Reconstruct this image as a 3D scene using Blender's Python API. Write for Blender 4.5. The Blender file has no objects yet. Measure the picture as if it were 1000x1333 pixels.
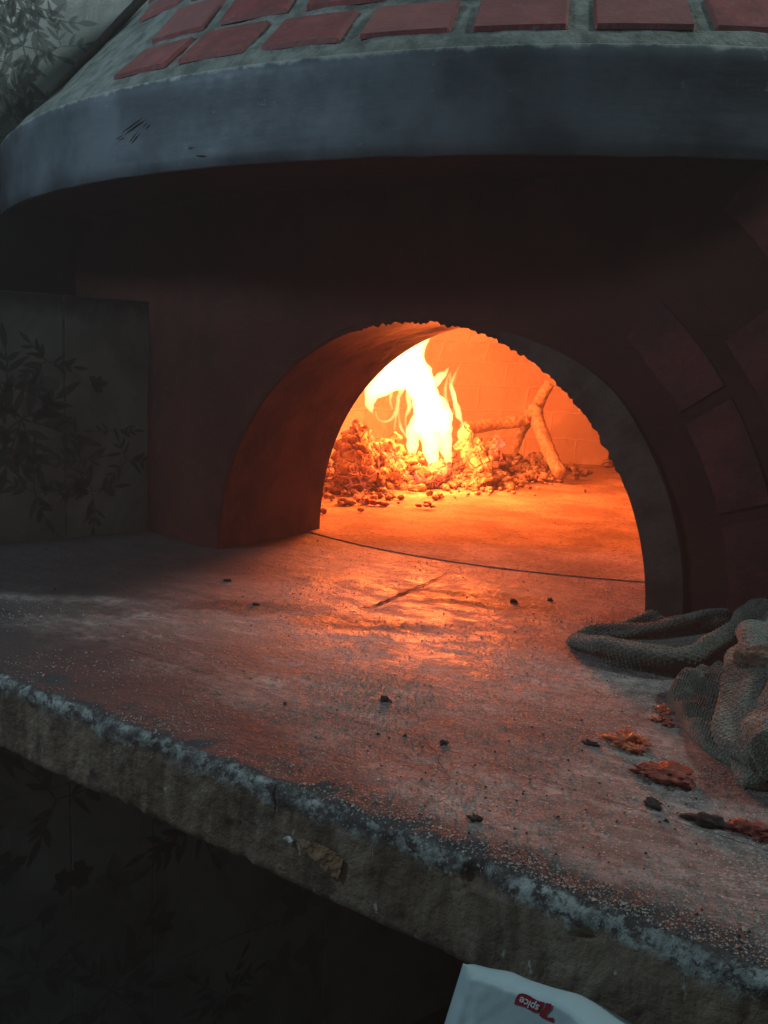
import bpy, bmesh, math, random
import numpy as np
from mathutils import Vector, Matrix, noise
random.seed(7)
R = math.radians
sc = bpy.context.scene
col = sc.collection

# ------------------------------------------------------------------ camera
FPX, PITCH, YAW, ROLL = 1245.2, R(8.776), R(29.839), R(2.137)
CAM = Vector((0.46078, -0.85334, 0.22))
fw = Vector((-math.sin(YAW)*math.cos(PITCH), math.cos(YAW)*math.cos(PITCH), -math.sin(PITCH)))
_r = Vector((math.cos(YAW), math.sin(YAW), 0)); _u = _r.cross(fw)
rt = _r*math.cos(ROLL) + _u*math.sin(ROLL); up = _u*math.cos(ROLL) - _r*math.sin(ROLL)
cd = bpy.data.cameras.new('camera'); cam = bpy.data.objects.new('camera', cd); col.objects.link(cam)
cd.sensor_fit = 'HORIZONTAL'; cd.sensor_width = 36; cd.lens = FPX/1000*36
cd.clip_start = .01; cd.clip_end = 100
M = Matrix((rt, up, -fw)).transposed().to_4x4(); M.translation = CAM
cam.matrix_world = M
sc.camera = cam
# survey helpers: where a sighted ray meets a real plane
def ray(x, y): return fw + rt*((x-500)/FPX) - up*((y-666.5)/FPX)
def onp(x, y, n, p):
    d = ray(x, y); n = Vector(n); return CAM + d*((Vector(p)-CAM).dot(n)/d.dot(n))
def onz(x, y, z=0.): return onp(x, y, (0,0,1), (0,0,z))
def far(x, y, D): return CAM + ray(x, y)*D

# ------------------------------------------------------------------ objects
def tag(o, label=None, cat=None, group=None, kind=None):
    if label: o['label'] = label
    if cat: o['category'] = cat
    if group: o['group'] = group
    if kind: o['kind'] = kind
    return o
def thing(name, loc, label, cat, group=None):
    o = bpy.data.objects.new(name, None); col.objects.link(o); o.location = loc
    o.empty_display_size = .05
    return tag(o, label, cat, group)
def abs_loc(o):
    v = Vector(o.location)
    while o.parent: o = o.parent; v += Vector(o.location)
    return v
def obj(name, bm, mat, parent=None, smooth=True):
    me = bpy.data.meshes.new(name)
    bm.normal_update(); bm.to_mesh(me); bm.free()
    if smooth:
        for p in me.polygons: p.use_smooth = True
    o = bpy.data.objects.new(name, me); col.objects.link(o)
    for m in (mat if isinstance(mat, (list, tuple)) else [mat]): me.materials.append(m)
    if parent: o.parent = parent; o.location = -abs_loc(parent)
    return o
def sharp(o, ang=35):
    me = o.data; bm = bmesh.new(); bm.from_mesh(me)
    for e in bm.edges:
        if len(e.link_faces) == 2 and e.calc_face_angle(0) > R(ang): e.smooth = False
    bm.to_mesh(me); bm.free()
def nz(p, s, seed=0): return noise.noise(Vector(p)*s + Vector((seed*7.3, seed*3.1, seed*1.7)))
def fbm(p, s, seed=0, o=4):
    return noise.fractal(Vector(p)*s + Vector((seed*7.3, seed*3.1, seed*1.7)), 1.0, 2.0, o)

def tube(bm, pts, rad, seg=14, flat=1.0, amp=0., ns=60, seed=0, sub=6, updir=None, cells=0):
    """a closed swept limb through pts with radii rad, its skin roughened by noise"""
    P = [Vector(p) for p in pts]; n = len(P)
    def cr(a, b, c, d, t):
        return .5*((2*b)+(c-a)*t+(2*a-5*b+4*c-d)*t*t+(3*b-a-3*c+d)*t**3)
    Q, W = [], []
    for i in range(n-1):
        a, b, c, d = P[max(i-1,0)], P[i], P[i+1], P[min(i+2,n-1)]
        for k in range(sub):
            t = k/sub; Q.append(cr(a,b,c,d,t)); W.append(rad[i]*(1-t)+rad[i+1]*t)
    Q.append(P[-1]); W.append(rad[-1])
    rings = []
    N = None
    for i, q in enumerate(Q):
        T = (Q[min(i+1,len(Q)-1)]-Q[max(i-1,0)]).normalized()
        ref = Vector(updir) if updir else Vector((0,0,1))
        if N is None:
            N = (ref - T*ref.dot(T))
            if N.length < .1: N = Vector((1,0,0)) - T*T.x
            N.normalize()
        else:
            N = (N - T*N.dot(T)).normalized()
        B = T.cross(N)
        ring = []
        for s in range(seg):
            a = 2*math.pi*s/seg
            dirv = N*math.cos(a)*flat + B*math.sin(a)
            p = q + dirv*W[i]
            if amp:
                k = fbm(p, ns, seed)*amp
                if cells:
                    dd = noise.voronoi(p*cells)[0]; k -= amp*1.4*(1-min(1,(dd[1]-dd[0])*3))
                p += dirv*k*min(1, W[i]/(amp*2+1e-6))
            ring.append(bm.verts.new(p))
        rings.append(ring)
    for a, b in zip(rings, rings[1:]):
        for s in range(seg):
            bm.faces.new((a[s], a[(s+1)%seg], b[(s+1)%seg], b[s]))
    for ring, q, rev in ((rings[0], Q[0], True), (rings[-1], Q[-1], False)):
        c = bm.verts.new(q)
        for s in range(seg):
            f = (ring[(s+1)%seg], ring[s], c) if rev else (ring[s], ring[(s+1)%seg], c)
            bm.faces.new(f)
def rock(bm, c, r, seed, squash=(1,1,1), amp=.35, sub=2, cells=0, mi=0):
    g = bmesh.ops.create_icosphere(bm, subdivisions=sub, radius=1.0)
    c = Vector(c); rot = Matrix.Rotation(seed*1.7, 3, 'Z') @ Matrix.Rotation(seed*.9, 3, 'X')
    for v in g['verts']:
        d = v.co.normalized()
        k = 1 + amp*fbm(d, 1.3, seed, 4) + amp*.35*fbm(d, 4, seed+3, 3)
        if cells:
            dd = noise.voronoi(d*cells + Vector((seed, 0, 0)))[0]; k -= .22*(1-min(1,(dd[1]-dd[0])*4))
        q = rot @ (d*k*r); v.co = c + Vector((q.x*squash[0], q.y*squash[1], q.z*squash[2]))
    if mi:
        for v in g['verts']:
            for f in v.link_faces: f.material_index = mi
def box(bm, a, b):
    a, b = Vector(a), Vector(b)
    vs = [bm.verts.new((x, y, z)) for x in (a.x, b.x) for y in (a.y, b.y) for z in (a.z, b.z)]
    for f in ((0,1,3,2),(4,6,7,5),(0,4,5,1),(2,3,7,6),(0,2,6,4),(1,5,7,3)):
        bm.faces.new([vs[i] for i in f])

# ------------------------------------------------------------------ materials
class Mt:
    def __init__(s, name):
        s.m = bpy.data.materials.new(name); s.m.use_nodes = True
        s.t = s.m.node_tree; s.n = s.t.nodes; s.l = s.t.links
        s.b = s.n['Principled BSDF']
        tc = s.n.new('ShaderNodeTexCoord'); s.o = tc.outputs['Object']; s.uv = tc.outputs['UV']
        x = s.n.new('ShaderNodeSeparateXYZ'); s.l.new(s.o, x.inputs[0]); s.x, s.y, s.z = x.outputs
    def put(s, sock, v):
        if hasattr(v, 'is_output') or isinstance(v, bpy.types.NodeSocket): s.l.new(v, sock)
        elif isinstance(v, (tuple, list)): sock.default_value = (*v, 1) if len(v) == 3 and len(sock.default_value) == 4 else v
        else: sock.default_value = v
    def ma(s, op, a, b=0., c=None, clamp=False):
        n = s.n.new('ShaderNodeMath'); n.operation = op; n.use_clamp = clamp
        s.put(n.inputs[0], a); s.put(n.inputs[1], b)
        if c is not None: s.put(n.inputs[2], c)
        return n.outputs[0]
    def noise(s, scale, det=4, rough=.55, stretch=None, rot=None, vec=None, dist=0.):
        n = s.n.new('ShaderNodeTexNoise'); n.inputs['Scale'].default_value = scale
        n.inputs['Detail'].default_value = det; n.inputs['Roughness'].default_value = rough; n.inputs['Distortion'].default_value = dist
        v = vec or s.o
        if stretch or rot:
            mp = s.n.new('ShaderNodeMapping'); mp.inputs['Scale'].default_value = stretch or (1,1,1)
            mp.inputs['Rotation'].default_value = rot or (0,0,0); s.l.new(v, mp.inputs[0]); v = mp.outputs[0]
        s.l.new(v, n.inputs['Vector']); return n.outputs['Fac']
    def voro(s, scale, feat='F1', vec=None, rnd=1.):
        n = s.n.new('ShaderNodeTexVoronoi'); n.feature = feat; n.inputs['Scale'].default_value = scale
        n.inputs['Randomness'].default_value = rnd
        s.l.new(vec or s.o, n.inputs['Vector']); return n
    def ss(s, v, a, b):  # smooth step a -> b
        n = s.n.new('ShaderNodeMapRange'); n.interpolation_type = 'SMOOTHSTEP'
        s.put(n.inputs[0], v); n.inputs[1].default_value = min(a,b); n.inputs[2].default_value = max(a,b)
        n.inputs[3].default_value, n.inputs[4].default_value = (0,1) if a < b else (1,0)
        return n.outputs[0]
    def mix(s, f, a, b, mode='MIX'):
        n = s.n.new('ShaderNodeMix'); n.data_type = 'RGBA'; n.blend_type = mode
        s.put(n.inputs[0], f); s.put(n.inputs[6], a); s.put(n.inputs[7], b); return n.outputs[2]
    def bump(s, h, dist, strength=1., normal=None):
        n = s.n.new('ShaderNodeBump'); n.inputs['Distance'].default_value = dist; n.inputs['Strength'].default_value = strength
        s.put(n.inputs['Height'], h)
        if normal: s.l.new(normal, n.inputs['Normal'])
        return n.outputs[0]
    def spot(s, cx, cy, rx, ry, ang=0., soft=.5, nzv=None):
        """elliptical stain on a horizontal surface, 1 in the middle"""
        dx = s.ma('SUBTRACT', s.x, cx); dy = s.ma('SUBTRACT', s.y, cy)
        c, q = math.cos(ang), math.sin(ang)
        a = s.ma('DIVIDE', s.ma('ADD', s.ma('MULTIPLY', dx, c), s.ma('MULTIPLY', dy, q)), rx)
        b = s.ma('DIVIDE', s.ma('SUBTRACT', s.ma('MULTIPLY', dy, c), s.ma('MULTIPLY', dx, q)), ry)
        d = s.ma('SQRT', s.ma('ADD', s.ma('MULTIPLY', a, a), s.ma('MULTIPLY', b, b)))
        if nzv: d = s.ma('ADD', d, s.ma('MULTIPLY', s.ma('SUBTRACT', nzv, .5), 1.6))
        return s.ss(d, 1.0+soft*.5, 1.0-soft)
    def done(s, color, rough=.8, normal=None, metallic=0., spec=.5):
        s.put(s.b.inputs['Base Color'], color); s.put(s.b.inputs['Roughness'], rough)
        s.put(s.b.inputs['Metallic'], metallic); s.b.inputs['Specular IOR Level'].default_value = spec
        if normal: s.l.new(normal, s.b.inputs['Normal'])
        return s.m

EDGE_S, EDGE_T = .4477, .11046          # front edge of the counter: y = -EDGE_S - EDGE_T*x
def edge_y(x): return -EDGE_S - EDGE_T*x

def m_counter():
    s = Mt('worn_concrete')
    v = s.ma('ADD', s.ma('ADD', s.y, EDGE_S), s.ma('MULTIPLY', s.x, EDGE_T))
    big = s.noise(5, 5, .6); mid = s.noise(22, 5, .62, stretch=(1, 1.9, 1), rot=(0,0,.6)); fine = s.noise(120, 5, .7)
    c = s.mix(s.ss(big, .35, .68), (.16,.135,.12), (.31,.26,.235))
    c = s.mix(s.ma('MULTIPLY', s.ss(mid, .50, .66), .7), c, (.42,.36,.33))
    c = s.mix(s.ma('MULTIPLY', s.ss(mid, .48, .34), .75), c, (.11,.09,.085))
    c = s.mix(s.ma('MULTIPLY', s.ss(fine, .56, .40), .7), c, (.09,.075,.07))
    # swept streaks of ash and flour
    st = s.noise(16, 6, .65, stretch=(1, 7, 1), rot=(0,0,-.95), dist=.6)
    c = s.mix(s.ma('MULTIPLY', s.ss(st, .50, .68), .28), c, (.47,.42,.39))
    # paler ground in front of the mouth: the fire's pool of light painted in
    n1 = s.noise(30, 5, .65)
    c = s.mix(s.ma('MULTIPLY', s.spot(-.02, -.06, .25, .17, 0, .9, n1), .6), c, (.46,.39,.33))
    # soot stains with outlines of their own
    for (cx, cy, rx, ry, a, k) in ((.045,-.175,.065,.028,.4,.9), (.10,-.03,.10,.045,.15,.9), (-.06,-.19,.08,.03,.5,.85), (-.02,-.33,.10,.04,.3,.6), (.30,-.12,.10,.05,.1,.6), (.26,-.33,.05,.12,-.5,.5), (-.20,-.30,.12,.03,.5,.8),
                                    (-.15,-.06,.15,.05,.2,.5), (.235,-.03,.03,.06,0,.65), (.16,-.40,.09,.03,-.1,.45)):
        c = s.mix(s.ma('MULTIPLY', s.spot(cx, cy, rx, ry, a, .6, n1), k), c, (.045,.038,.036))
    ln = s.ma('SUBTRACT', s.y, s.ma('ADD', -.162, s.ma('MULTIPLY', s.x, .505)))  # cast shadow of the steel band, painted dark over the back left
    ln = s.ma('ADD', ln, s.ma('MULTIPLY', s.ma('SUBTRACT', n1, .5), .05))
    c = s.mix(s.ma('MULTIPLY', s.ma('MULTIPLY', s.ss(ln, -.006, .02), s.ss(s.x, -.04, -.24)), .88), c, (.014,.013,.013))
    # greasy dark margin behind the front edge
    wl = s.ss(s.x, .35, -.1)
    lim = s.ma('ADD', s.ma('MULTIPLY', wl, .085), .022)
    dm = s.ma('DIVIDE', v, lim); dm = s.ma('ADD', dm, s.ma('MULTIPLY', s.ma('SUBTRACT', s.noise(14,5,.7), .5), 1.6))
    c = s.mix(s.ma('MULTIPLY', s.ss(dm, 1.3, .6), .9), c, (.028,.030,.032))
    # speckles: pale meal grains and dark grit, denser in drifts
    drift = s.ss(s.noise(9, 4, .6), .38, .62)
    g = s.noise(620, 2, .5)
    thr = s.ma('SUBTRACT', g, s.ma('MULTIPLY', drift, .07))
    c = s.mix(s.ma('MULTIPLY', s.ss(s.ma('ADD', g, s.ma('MULTIPLY', drift, .05)), .64, .72), s.ma('ADD', .18, s.ma('MULTIPLY', s.ss(s.x, .0, .3), .7))), c, (.50,.45,.40))
    c = s.mix(s.ma('MULTIPLY', s.ss(s.ma('SUBTRACT', g, s.ma('MULTIPLY', drift, .05)), .36, .30), .5), c, (.04,.033,.03))
    # front face: brown render, streaked downwards
    sx = s.noise(60, 5, .65, stretch=(1, 1, .16)); fl = s.noise(26, 6, .7)
    f = s.mix(s.ss(sx, .35, .65), (.11,.082,.057), (.24,.185,.135))
    f = s.mix(s.ma('MULTIPLY', s.ss(fl, .58, .66), .7), f, (.23,.19,.15))
    f = s.mix(s.ma('MULTIPLY', s.ss(fl, .42, .34), .7), f, (.05,.042,.036))
    f = s.mix(s.ma('MULTIPLY', s.ss(s.noise(150, 3, .6, stretch=(1,1,.5)), .66, .72), .8), f, (.42,.42,.38))
    zn = s.ma('ADD', s.z, s.ma('MULTIPLY', s.ma('SUBTRACT', s.noise(45, 5, .7), .5), .016))
    c = s.mix(s.ss(zn, -.007, -.013), c, f)
    # worn pale crest
    e = s.ma('ADD', s.ma('ADD', v, s.ma('MULTIPLY', s.ma('ABSOLUTE', s.ma('ADD', s.z, .004)), 1.2)), s.ma('MULTIPLY', s.ma('SUBTRACT', s.noise(70, 6, .75), .5), .022))
    crest = s.ma('MULTIPLY', s.ss(e, .0115, .005), s.ss(s.noise(150, 5, .75), .42, .56))
    c = s.mix(s.ma('MULTIPLY', crest, s.ss(s.noise(55,4,.7), .32, .62)), c, s.mix(s.noise(240,3,.6), (.20,.23,.22), (.50,.55,.53)))
    h = s.ma('ADD', s.ma('MULTIPLY', s.noise(260, 5, .7), .6), s.ma('MULTIPLY', s.noise(40, 4, .6), 1.2))
    pol = s.ma('MULTIPLY', s.spot(.03, -.12, .26, .20, 0, .7, n1), s.ss(mid, .62, .42))   # greasy, polished by the peel
    bn = s.n.new('ShaderNodeBump'); bn.inputs['Distance'].default_value = .0034; s.l.new(h, bn.inputs['Height'])
    s.l.new(s.ma('SUBTRACT', 1., s.ma('MULTIPLY', pol, .25)), bn.inputs['Strength'])
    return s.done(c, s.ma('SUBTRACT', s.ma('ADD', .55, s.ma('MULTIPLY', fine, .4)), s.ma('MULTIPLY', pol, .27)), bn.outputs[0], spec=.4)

def m_hearth():
    s = Mt('hearth_firebrick')
    g = s.noise(160, 5, .75); b = s.noise(9, 4, .6)
    c = s.mix(s.ss(b, .38, .62), (.27,.215,.17), (.46,.39,.32))
    c = s.mix(s.ma('MULTIPLY', s.ss(g, .47, .36), .85), c, (.10,.075,.06))
    c = s.mix(s.ma('MULTIPLY', s.ss(s.noise(330,3,.6,stretch=(1,2,1)), .36, .30), .8), c, (.06,.04,.03))
    h = s.ma('ADD', s.ma('MULTIPLY', g, 1.0), s.noise(60, 4, .7))
    return s.done(c, .9, s.bump(h, .006, 1.), spec=.2)

def m_chamber():
    s = Mt('chamber_firebrick')
    n = s.n.new('ShaderNodeTexBrick'); n.offset = .5
    d = s.n.new('ShaderNodeVectorMath'); d.operation = 'ADD'
    w = s.n.new('ShaderNodeTexNoise'); w.inputs['Scale'].default_value = 18; s.l.new(s.uv, w.inputs['Vector'])
    sc_ = s.n.new('ShaderNodeVectorMath'); sc_.operation = 'SCALE'; s.l.new(w.outputs['Color'], sc_.inputs[0]); sc_.inputs['Scale'].default_value = .012
    s.l.new(s.uv, d.inputs[0]); s.l.new(sc_.outputs[0], d.inputs[1]); s.l.new(d.outputs[0], n.inputs['Vector'])
    n.inputs['Scale'].default_value = 1; n.inputs['Brick Width'].default_value = .125; n.inputs['Row Height'].default_value = .066
    n.inputs['Mortar Size'].default_value = .0034; n.inputs['Mortar Smooth'].default_value = .6
    n.inputs['Color1'].default_value = (.38,.31,.245,1); n.inputs['Color2'].default_value = (.44,.365,.29,1); n.inputs['Mortar'].default_value = (.47,.40,.32,1)
    big = s.noise(12, 5, .65)
    c = s.mix(s.ma('MULTIPLY', s.ss(big, .48, .70), .5), n.outputs['Color'], (.58,.50,.42))
    c = s.mix(s.ma('MULTIPLY', s.ss(big, .40, .28), .35), c, (.26,.20,.15))
    h = s.ma('ADD', s.ma('MULTIPLY', n.outputs['Fac'], .35), s.ma('ADD', s.noise(70, 5, .7), s.noise(25,3,.6)))
    return s.done(c, .9, s.bump(h, .0035, 1.), spec=.15)

def m_simple(name, c1, c2, scale=20, rough=.8, bump=.001, bs=120, stretch=None, metallic=0, spec=.4, lo=.35, hi=.65):
    s = Mt(name)
    c = s.mix(s.ss(s.noise(scale, 5, .62, stretch=stretch), lo, hi), c1, c2)
    return s.done(c, rough, s.bump(s.noise(bs, 5, .65, stretch=stretch), bump, 1.), metallic, spec)

def m_brick():
    s = Mt('glazed_red_brick')
    n = s.noise(30, 5, .6)
    c = s.mix(s.ss(n, .3, .7), (.19,.035,.037), (.29,.07,.068))
    c = s.mix(s.ma('MULTIPLY', s.ss(s.noise(80, 5, .7), .56, .68), .45), c, (.25,.22,.2))
    c = s.mix(s.ma('MULTIPLY', s.ss(s.noise(22, 6, .75), .56, .40), .6), c, (.10,.03,.03))
    ge = s.n.new('ShaderNodeNewGeometry')
    c = s.mix(s.ma('MULTIPLY', ge.outputs['Random Per Island'], .55), c, (.33,.15,.14))
    return s.done(c, s.ma('ADD', .5, s.ma('MULTIPLY', n, .4)), s.bump(s.noise(90,4,.6), .0018, 1.), spec=.25)

def m_steel():
    s = Mt('blued_steel')
    n = s.noise(10, 5, .6); sc1 = s.noise(90, 4, .6, stretch=(.25,.25,1)); sp = s.noise(55, 6, .75)
    c = s.mix(s.ss(n, .35, .65), (.048,.062,.075), (.115,.14,.165))
    scr = s.noise(70, 5, .8, stretch=(.3,.3,2.2), dist=1.)
    c = s.mix(s.ma('MULTIPLY', s.ss(scr, .64, .70), .45), c, (.30,.33,.35)); c = s.mix(s.ma('MULTIPLY', s.ss(scr, .36, .30), .6), c, (.035,.04,.045))
    c = s.mix(s.ma('MULTIPLY', s.ss(sp, .62, .70), .5), c, (.26,.29,.31))
    c = s.mix(s.ma('MULTIPLY', s.ss(sp, .36, .28), .6), c, (.05,.05,.055))
    # pale mortar smear along the upper rim
    rim = s.ma('ADD', s.z, s.ma('MULTIPLY', s.ma('SUBTRACT', s.noise(40, 6, .75), .5), .018))
    c = s.mix(s.ma('MULTIPLY', s.ss(rim, .4715, .4765), .8), c, (.38,.40,.36))
    return s.done(c, s.ma('ADD', .42, s.ma('MULTIPLY', sp, .35)), s.bump(s.ma('ADD', s.ma('MULTIPLY', sc1, .5), s.ma('MULTIPLY', s.noise(11,3,.5), 1.5)), .0012, .7), metallic=.3, spec=.4)

def m_tile():
    s = Mt('marbled_wall_tile')
    n = s.noise(5, 6, .6, dist=.8); n2 = s.noise(16, 6, .65, dist=.5)
    c = s.mix(s.ss(n, .38, .62), (.13,.155,.14), (.27,.30,.28))
    c = s.mix(s.ma('MULTIPLY', s.ss(n2, .55, .75), .6), c, (.34,.34,.31))
    c = s.mix(s.ma('MULTIPLY', s.ss(n2, .42, .28), .6), c, (.11,.14,.12))
    # shade under the steel band, painted into the tile colour
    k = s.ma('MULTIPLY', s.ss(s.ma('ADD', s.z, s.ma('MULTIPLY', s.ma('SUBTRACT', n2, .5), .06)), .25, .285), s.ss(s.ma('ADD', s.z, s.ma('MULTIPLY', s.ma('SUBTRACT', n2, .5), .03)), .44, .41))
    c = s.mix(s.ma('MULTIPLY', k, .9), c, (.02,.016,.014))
    return s.done(c, .3, s.bump(n2, .0006, 1.), spec=.5)

def m_leaf(name, a, b):
    s = Mt(name); return s.done(s.mix(s.noise(60,4,.6), a, b), .45, spec=.35)

def m_flame():
    m = bpy.data.materials.new('flame'); m.use_nodes = True; t = m.node_tree
    t.nodes.remove(t.nodes['Principled BSDF'])
    e = t.nodes.new('ShaderNodeEmission'); e.inputs['Color'].default_value = (1,.38,.13,1); e.inputs['Strength'].default_value = 360
    t.links.new(e.outputs[0], t.nodes['Material Output'].inputs['Volume'])
    return m

def m_ember(name='ember', hot=.5, base=((.20,.13,.09),(.38,.28,.21))):
    s = Mt(name)
    n = s.noise(45, 5, .65); n2 = s.noise(20, 4, .6)
    c = s.mix(s.ss(n, .35, .65), *base)
    c = s.mix(s.ma('MULTIPLY', s.ss(s.noise(90,5,.7), .44, .32), .6), c, (.12,.08,.055))
    pl_ = s.noise(24, 2, .5)
    c = s.mix(s.ma('MULTIPLY', s.ss(pl_, .44, .34), .5), c, (.05,.035,.028)); c = s.mix(s.ma('MULTIPLY', s.ss(pl_, .58, .68), .6), c, (.50,.44,.37))
    ve = s.voro(55, 'DISTANCE_TO_EDGE').outputs['Distance']
    crack = s.ma('MULTIPLY', s.ss(ve, .10, .02), s.ss(n2, .66-.3*hot, .78-.3*hot))
    glow = s.ma('ADD', s.ma('MULTIPLY', crack, .25), s.ma('MULTIPLY', s.ss(n2, .70-.12*hot, .80-.12*hot), .5))
    s.b.inputs['Emission Color'].default_value = (1,.13,.06,1)
    s.put(s.b.inputs['Emission Strength'], s.ma('MULTIPLY', glow, 1.6*hot))
    h = s.ma('ADD', s.ma('MULTIPLY', s.ss(ve, 0, .2), .8), s.noise(120, 5, .7))
    return s.done(c, .95, s.bump(h, .005, 1.), spec=.1)

def m_terry():
    s = Mt('terry_cloth')
    n = s.noise(14, 4, .6); n2 = s.noise(50, 5, .7)
    c = s.mix(s.ss(n, .35, .65), (.10,.105,.08), (.25,.265,.215))
    c = s.mix(s.ma('MULTIPLY', s.ss(n2, .45, .30), .7), c, (.04,.035,.03))
    c = s.mix(s.ma('MULTIPLY', s.ss(n, .60, .72), .5), c, (.36,.20,.17))
    v = s.voro(700, 'F1').outputs['Distance']
    c = s.mix(s.ma('MULTIPLY', s.ss(v, .25, .6), .6), c, (.03,.035,.03))
    s.b.inputs['Sheen Weight'].default_value = .3
    return s.done(c, .95, s.bump(s.ss(v, .7, .1), .0006, .8), spec=.1)

MAT = dict(
    sootbrick=m_simple('sooty_brick', (.05,.010,.008), (.12,.022,.018), 16, .7, .002, 80, spec=.3),
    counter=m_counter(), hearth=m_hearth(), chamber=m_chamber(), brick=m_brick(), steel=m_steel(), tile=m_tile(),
    mortar=m_simple('mortar', (.12,.135,.12), (.26,.28,.25), 40, .9, .003, 160),
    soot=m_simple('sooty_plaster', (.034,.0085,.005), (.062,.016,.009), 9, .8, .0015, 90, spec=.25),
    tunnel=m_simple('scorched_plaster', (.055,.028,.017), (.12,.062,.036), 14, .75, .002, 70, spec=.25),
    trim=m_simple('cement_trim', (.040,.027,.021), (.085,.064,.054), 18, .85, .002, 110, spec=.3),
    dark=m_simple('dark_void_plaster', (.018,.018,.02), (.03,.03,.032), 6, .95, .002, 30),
    line=m_simple('seam_shadow_black', (.012,.009,.008), (.03,.022,.018), 80, .95, .0005, 200),
    chip=m_simple('bare_plaster_patch', (.20,.12,.065), (.27,.17,.10), 60, .9, .001, 200),
    white=m_simple('white_chip', (.6,.66,.66), (.75,.8,.8), 60, .8, .001, 200),
    grain=m_simple('pale_meal', (.30,.26,.22), (.52,.46,.4), 300, .8, .0002, 400),
    char=m_simple('charcoal_crumb', (.012,.01,.009), (.04,.032,.028), 200, .85, .001, 500),
    pepper=m_simple('dried_sauce', (.42,.045,.015), (.62,.16,.05), 150, .45, .001, 300, spec=.6),
    crust=m_simple('burnt_crust', (.16,.03,.02), (.30,.07,.04), 120, .6, .001, 300),
    bark=m_simple('ashy_bark', (.22,.165,.12), (.36,.29,.22), 120, .95, .007, 120, lo=.38, hi=.6),
    ember=m_ember('ember', .8), emberhot=m_ember('hot_ember', 1.35, ((.25,.12,.08),(.42,.30,.22))), ash=m_ember('ash_lump', .12, ((.24,.185,.14),(.42,.35,.28))),
    leaf=m_leaf('leaf_print', (.045,.06,.05), (.11,.135,.115)), bloom=m_leaf('faded_bloom_print', (.11,.135,.12), (.18,.20,.185)),
    terry=m_terry(), band=m_simple('brown_towel_hem', (.09,.055,.035), (.20,.14,.095), 90, .95, .003, 260),
    bag=m_simple('waxed_paper', (.36,.47,.50), (.44,.55,.57), 12, .5, .002, 18, spec=.4),
    red=m_simple('red_print', (.24,.006,.02), (.30,.01,.03), 30, .5, .0002, 100),
    wht=m_simple('white_print', (.55,.62,.64), (.6,.66,.68), 30, .5, .0002, 100),
    flame=m_flame(),
)

# ------------------------------------------------------------------ arch and oven dimensions
W1, H1, W2, H2 = .2494, .2647, .2351, .2715
CX, CY, CR = 0., .785, .64          # cooking chamber
CH = .445
BX, BY, BR, ZB, ZT = -.1335, .698, .848, .3914, .4756   # steel band
def cham_r(z): return CR*max(0., 1-(min(z,CH)/CH)**3)**(1/3)
def arch(a, w, h): return w*math.cos(a), h*math.sin(a)

oven = thing('pizza_oven', (BX, BY, 0), 'domed pizza oven with red brick courses, blued steel band and open arched mouth', 'oven')

# --- cooking chamber
bm = bmesh.new(); uvl = bm.loops.layers.uv.new('uv')
amax = math.asin(W2/CR)
NM = 64
angs = [math.asin(W2/CR*math.sin(math.pi/2*(-1+2*i/NM))) for i in range(NM+1)]
NB = 150
rest = [amax + (2*math.pi-2*amax)*i/NB for i in range(1, NB)]
cols = []
def hz(t): return t
allang = [(a, True) for a in angs] + [(a, False) for a in rest]
NT = 44
for a, mouth in allang:
    if mouth:
        z0 = 0.
        for _ in range(12):     # where the arch soffit meets the shell at this bearing
            x = cham_r(z0)*math.sin(a); z0 = H2*math.sqrt(max(0., 1-min(1,(x/W2)**2)))
        if abs(abs(a)-amax) < 1e-6: z0 = 0.
    else: z0 = 0.
    u0 = math.asin(min(1, z0/CH))
    cl = []
    for k in range(NT+1):
        z = CH*math.sin(u0+(math.pi/2-u0)*k/NT); r = cham_r(z)
        if k == NT: r = .002
        p = Vector((CX+r*math.sin(a), CY-r*math.cos(a), z))
        if k > 1 and not mouth: 
            d = .004*fbm(p, 9, 3); p.x += d*math.sin(a); p.y -= d*math.cos(a)
        cl.append((bm.verts.new(p), a*CR, z + max(0, (CR-r))*.8))
    cols.append(cl)
n = len(cols)
for i in range(n):
    A, B = cols[i], cols[(i+1)%n]; wrap = 2*math.pi*CR if i == n-1 else 0
    for k in range(NT):
        q = (A[k], A[k+1], B[k+1], B[k])
        f = bm.faces.new([v[0] for v in q])
        for lp, v, off in zip(f.loops, q, (0, 0, wrap, wrap)): lp[uvl].uv = (v[1]+off, v[2])
obj('chamber_wall', bm, MAT['chamber'], oven)

# --- hearth disc, its front arc reaching into the mouth
bm = bmesh.new()
HC, HR = .6802, .5658
def disc(bm, cx, cy, r, z, rings, seg, zf=None):
    prev = None
    for k in range(rings, 0, -1):
        rr = r*k/rings
        cur = [bm.verts.new((cx+rr*math.sin(2*math.pi*i/seg), cy-rr*math.cos(2*math.pi*i/seg), z)) for i in range(seg)]
        if prev:
            for i in range(seg): bm.faces.new((prev[i], prev[(i+1)%seg], cur[(i+1)%seg], cur[i]))
        else: first = cur
        prev = cur
    c = bm.verts.new((cx, cy, z))
    for i in range(seg): bm.faces.new((prev[i], prev[(i+1)%seg], c))
    return first
f1 = disc(bm, 0, HC, HR, .0012, 3, 200)
low = [bm.verts.new((v.co.x*1.0, v.co.y, -.02)) for v in f1]
for i in range(200): bm.faces.new((f1[(i+1)%200], f1[i], low[i], low[(i+1)%200]))
obj('hearth_floor', bm, MAT['hearth'], oven, False)
bm = bmesh.new(); disc(bm, CX, CY, CR+.01, .0005, 2, 120)
obj('hearth_surround', bm, MAT['hearth'], oven, False)
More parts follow.
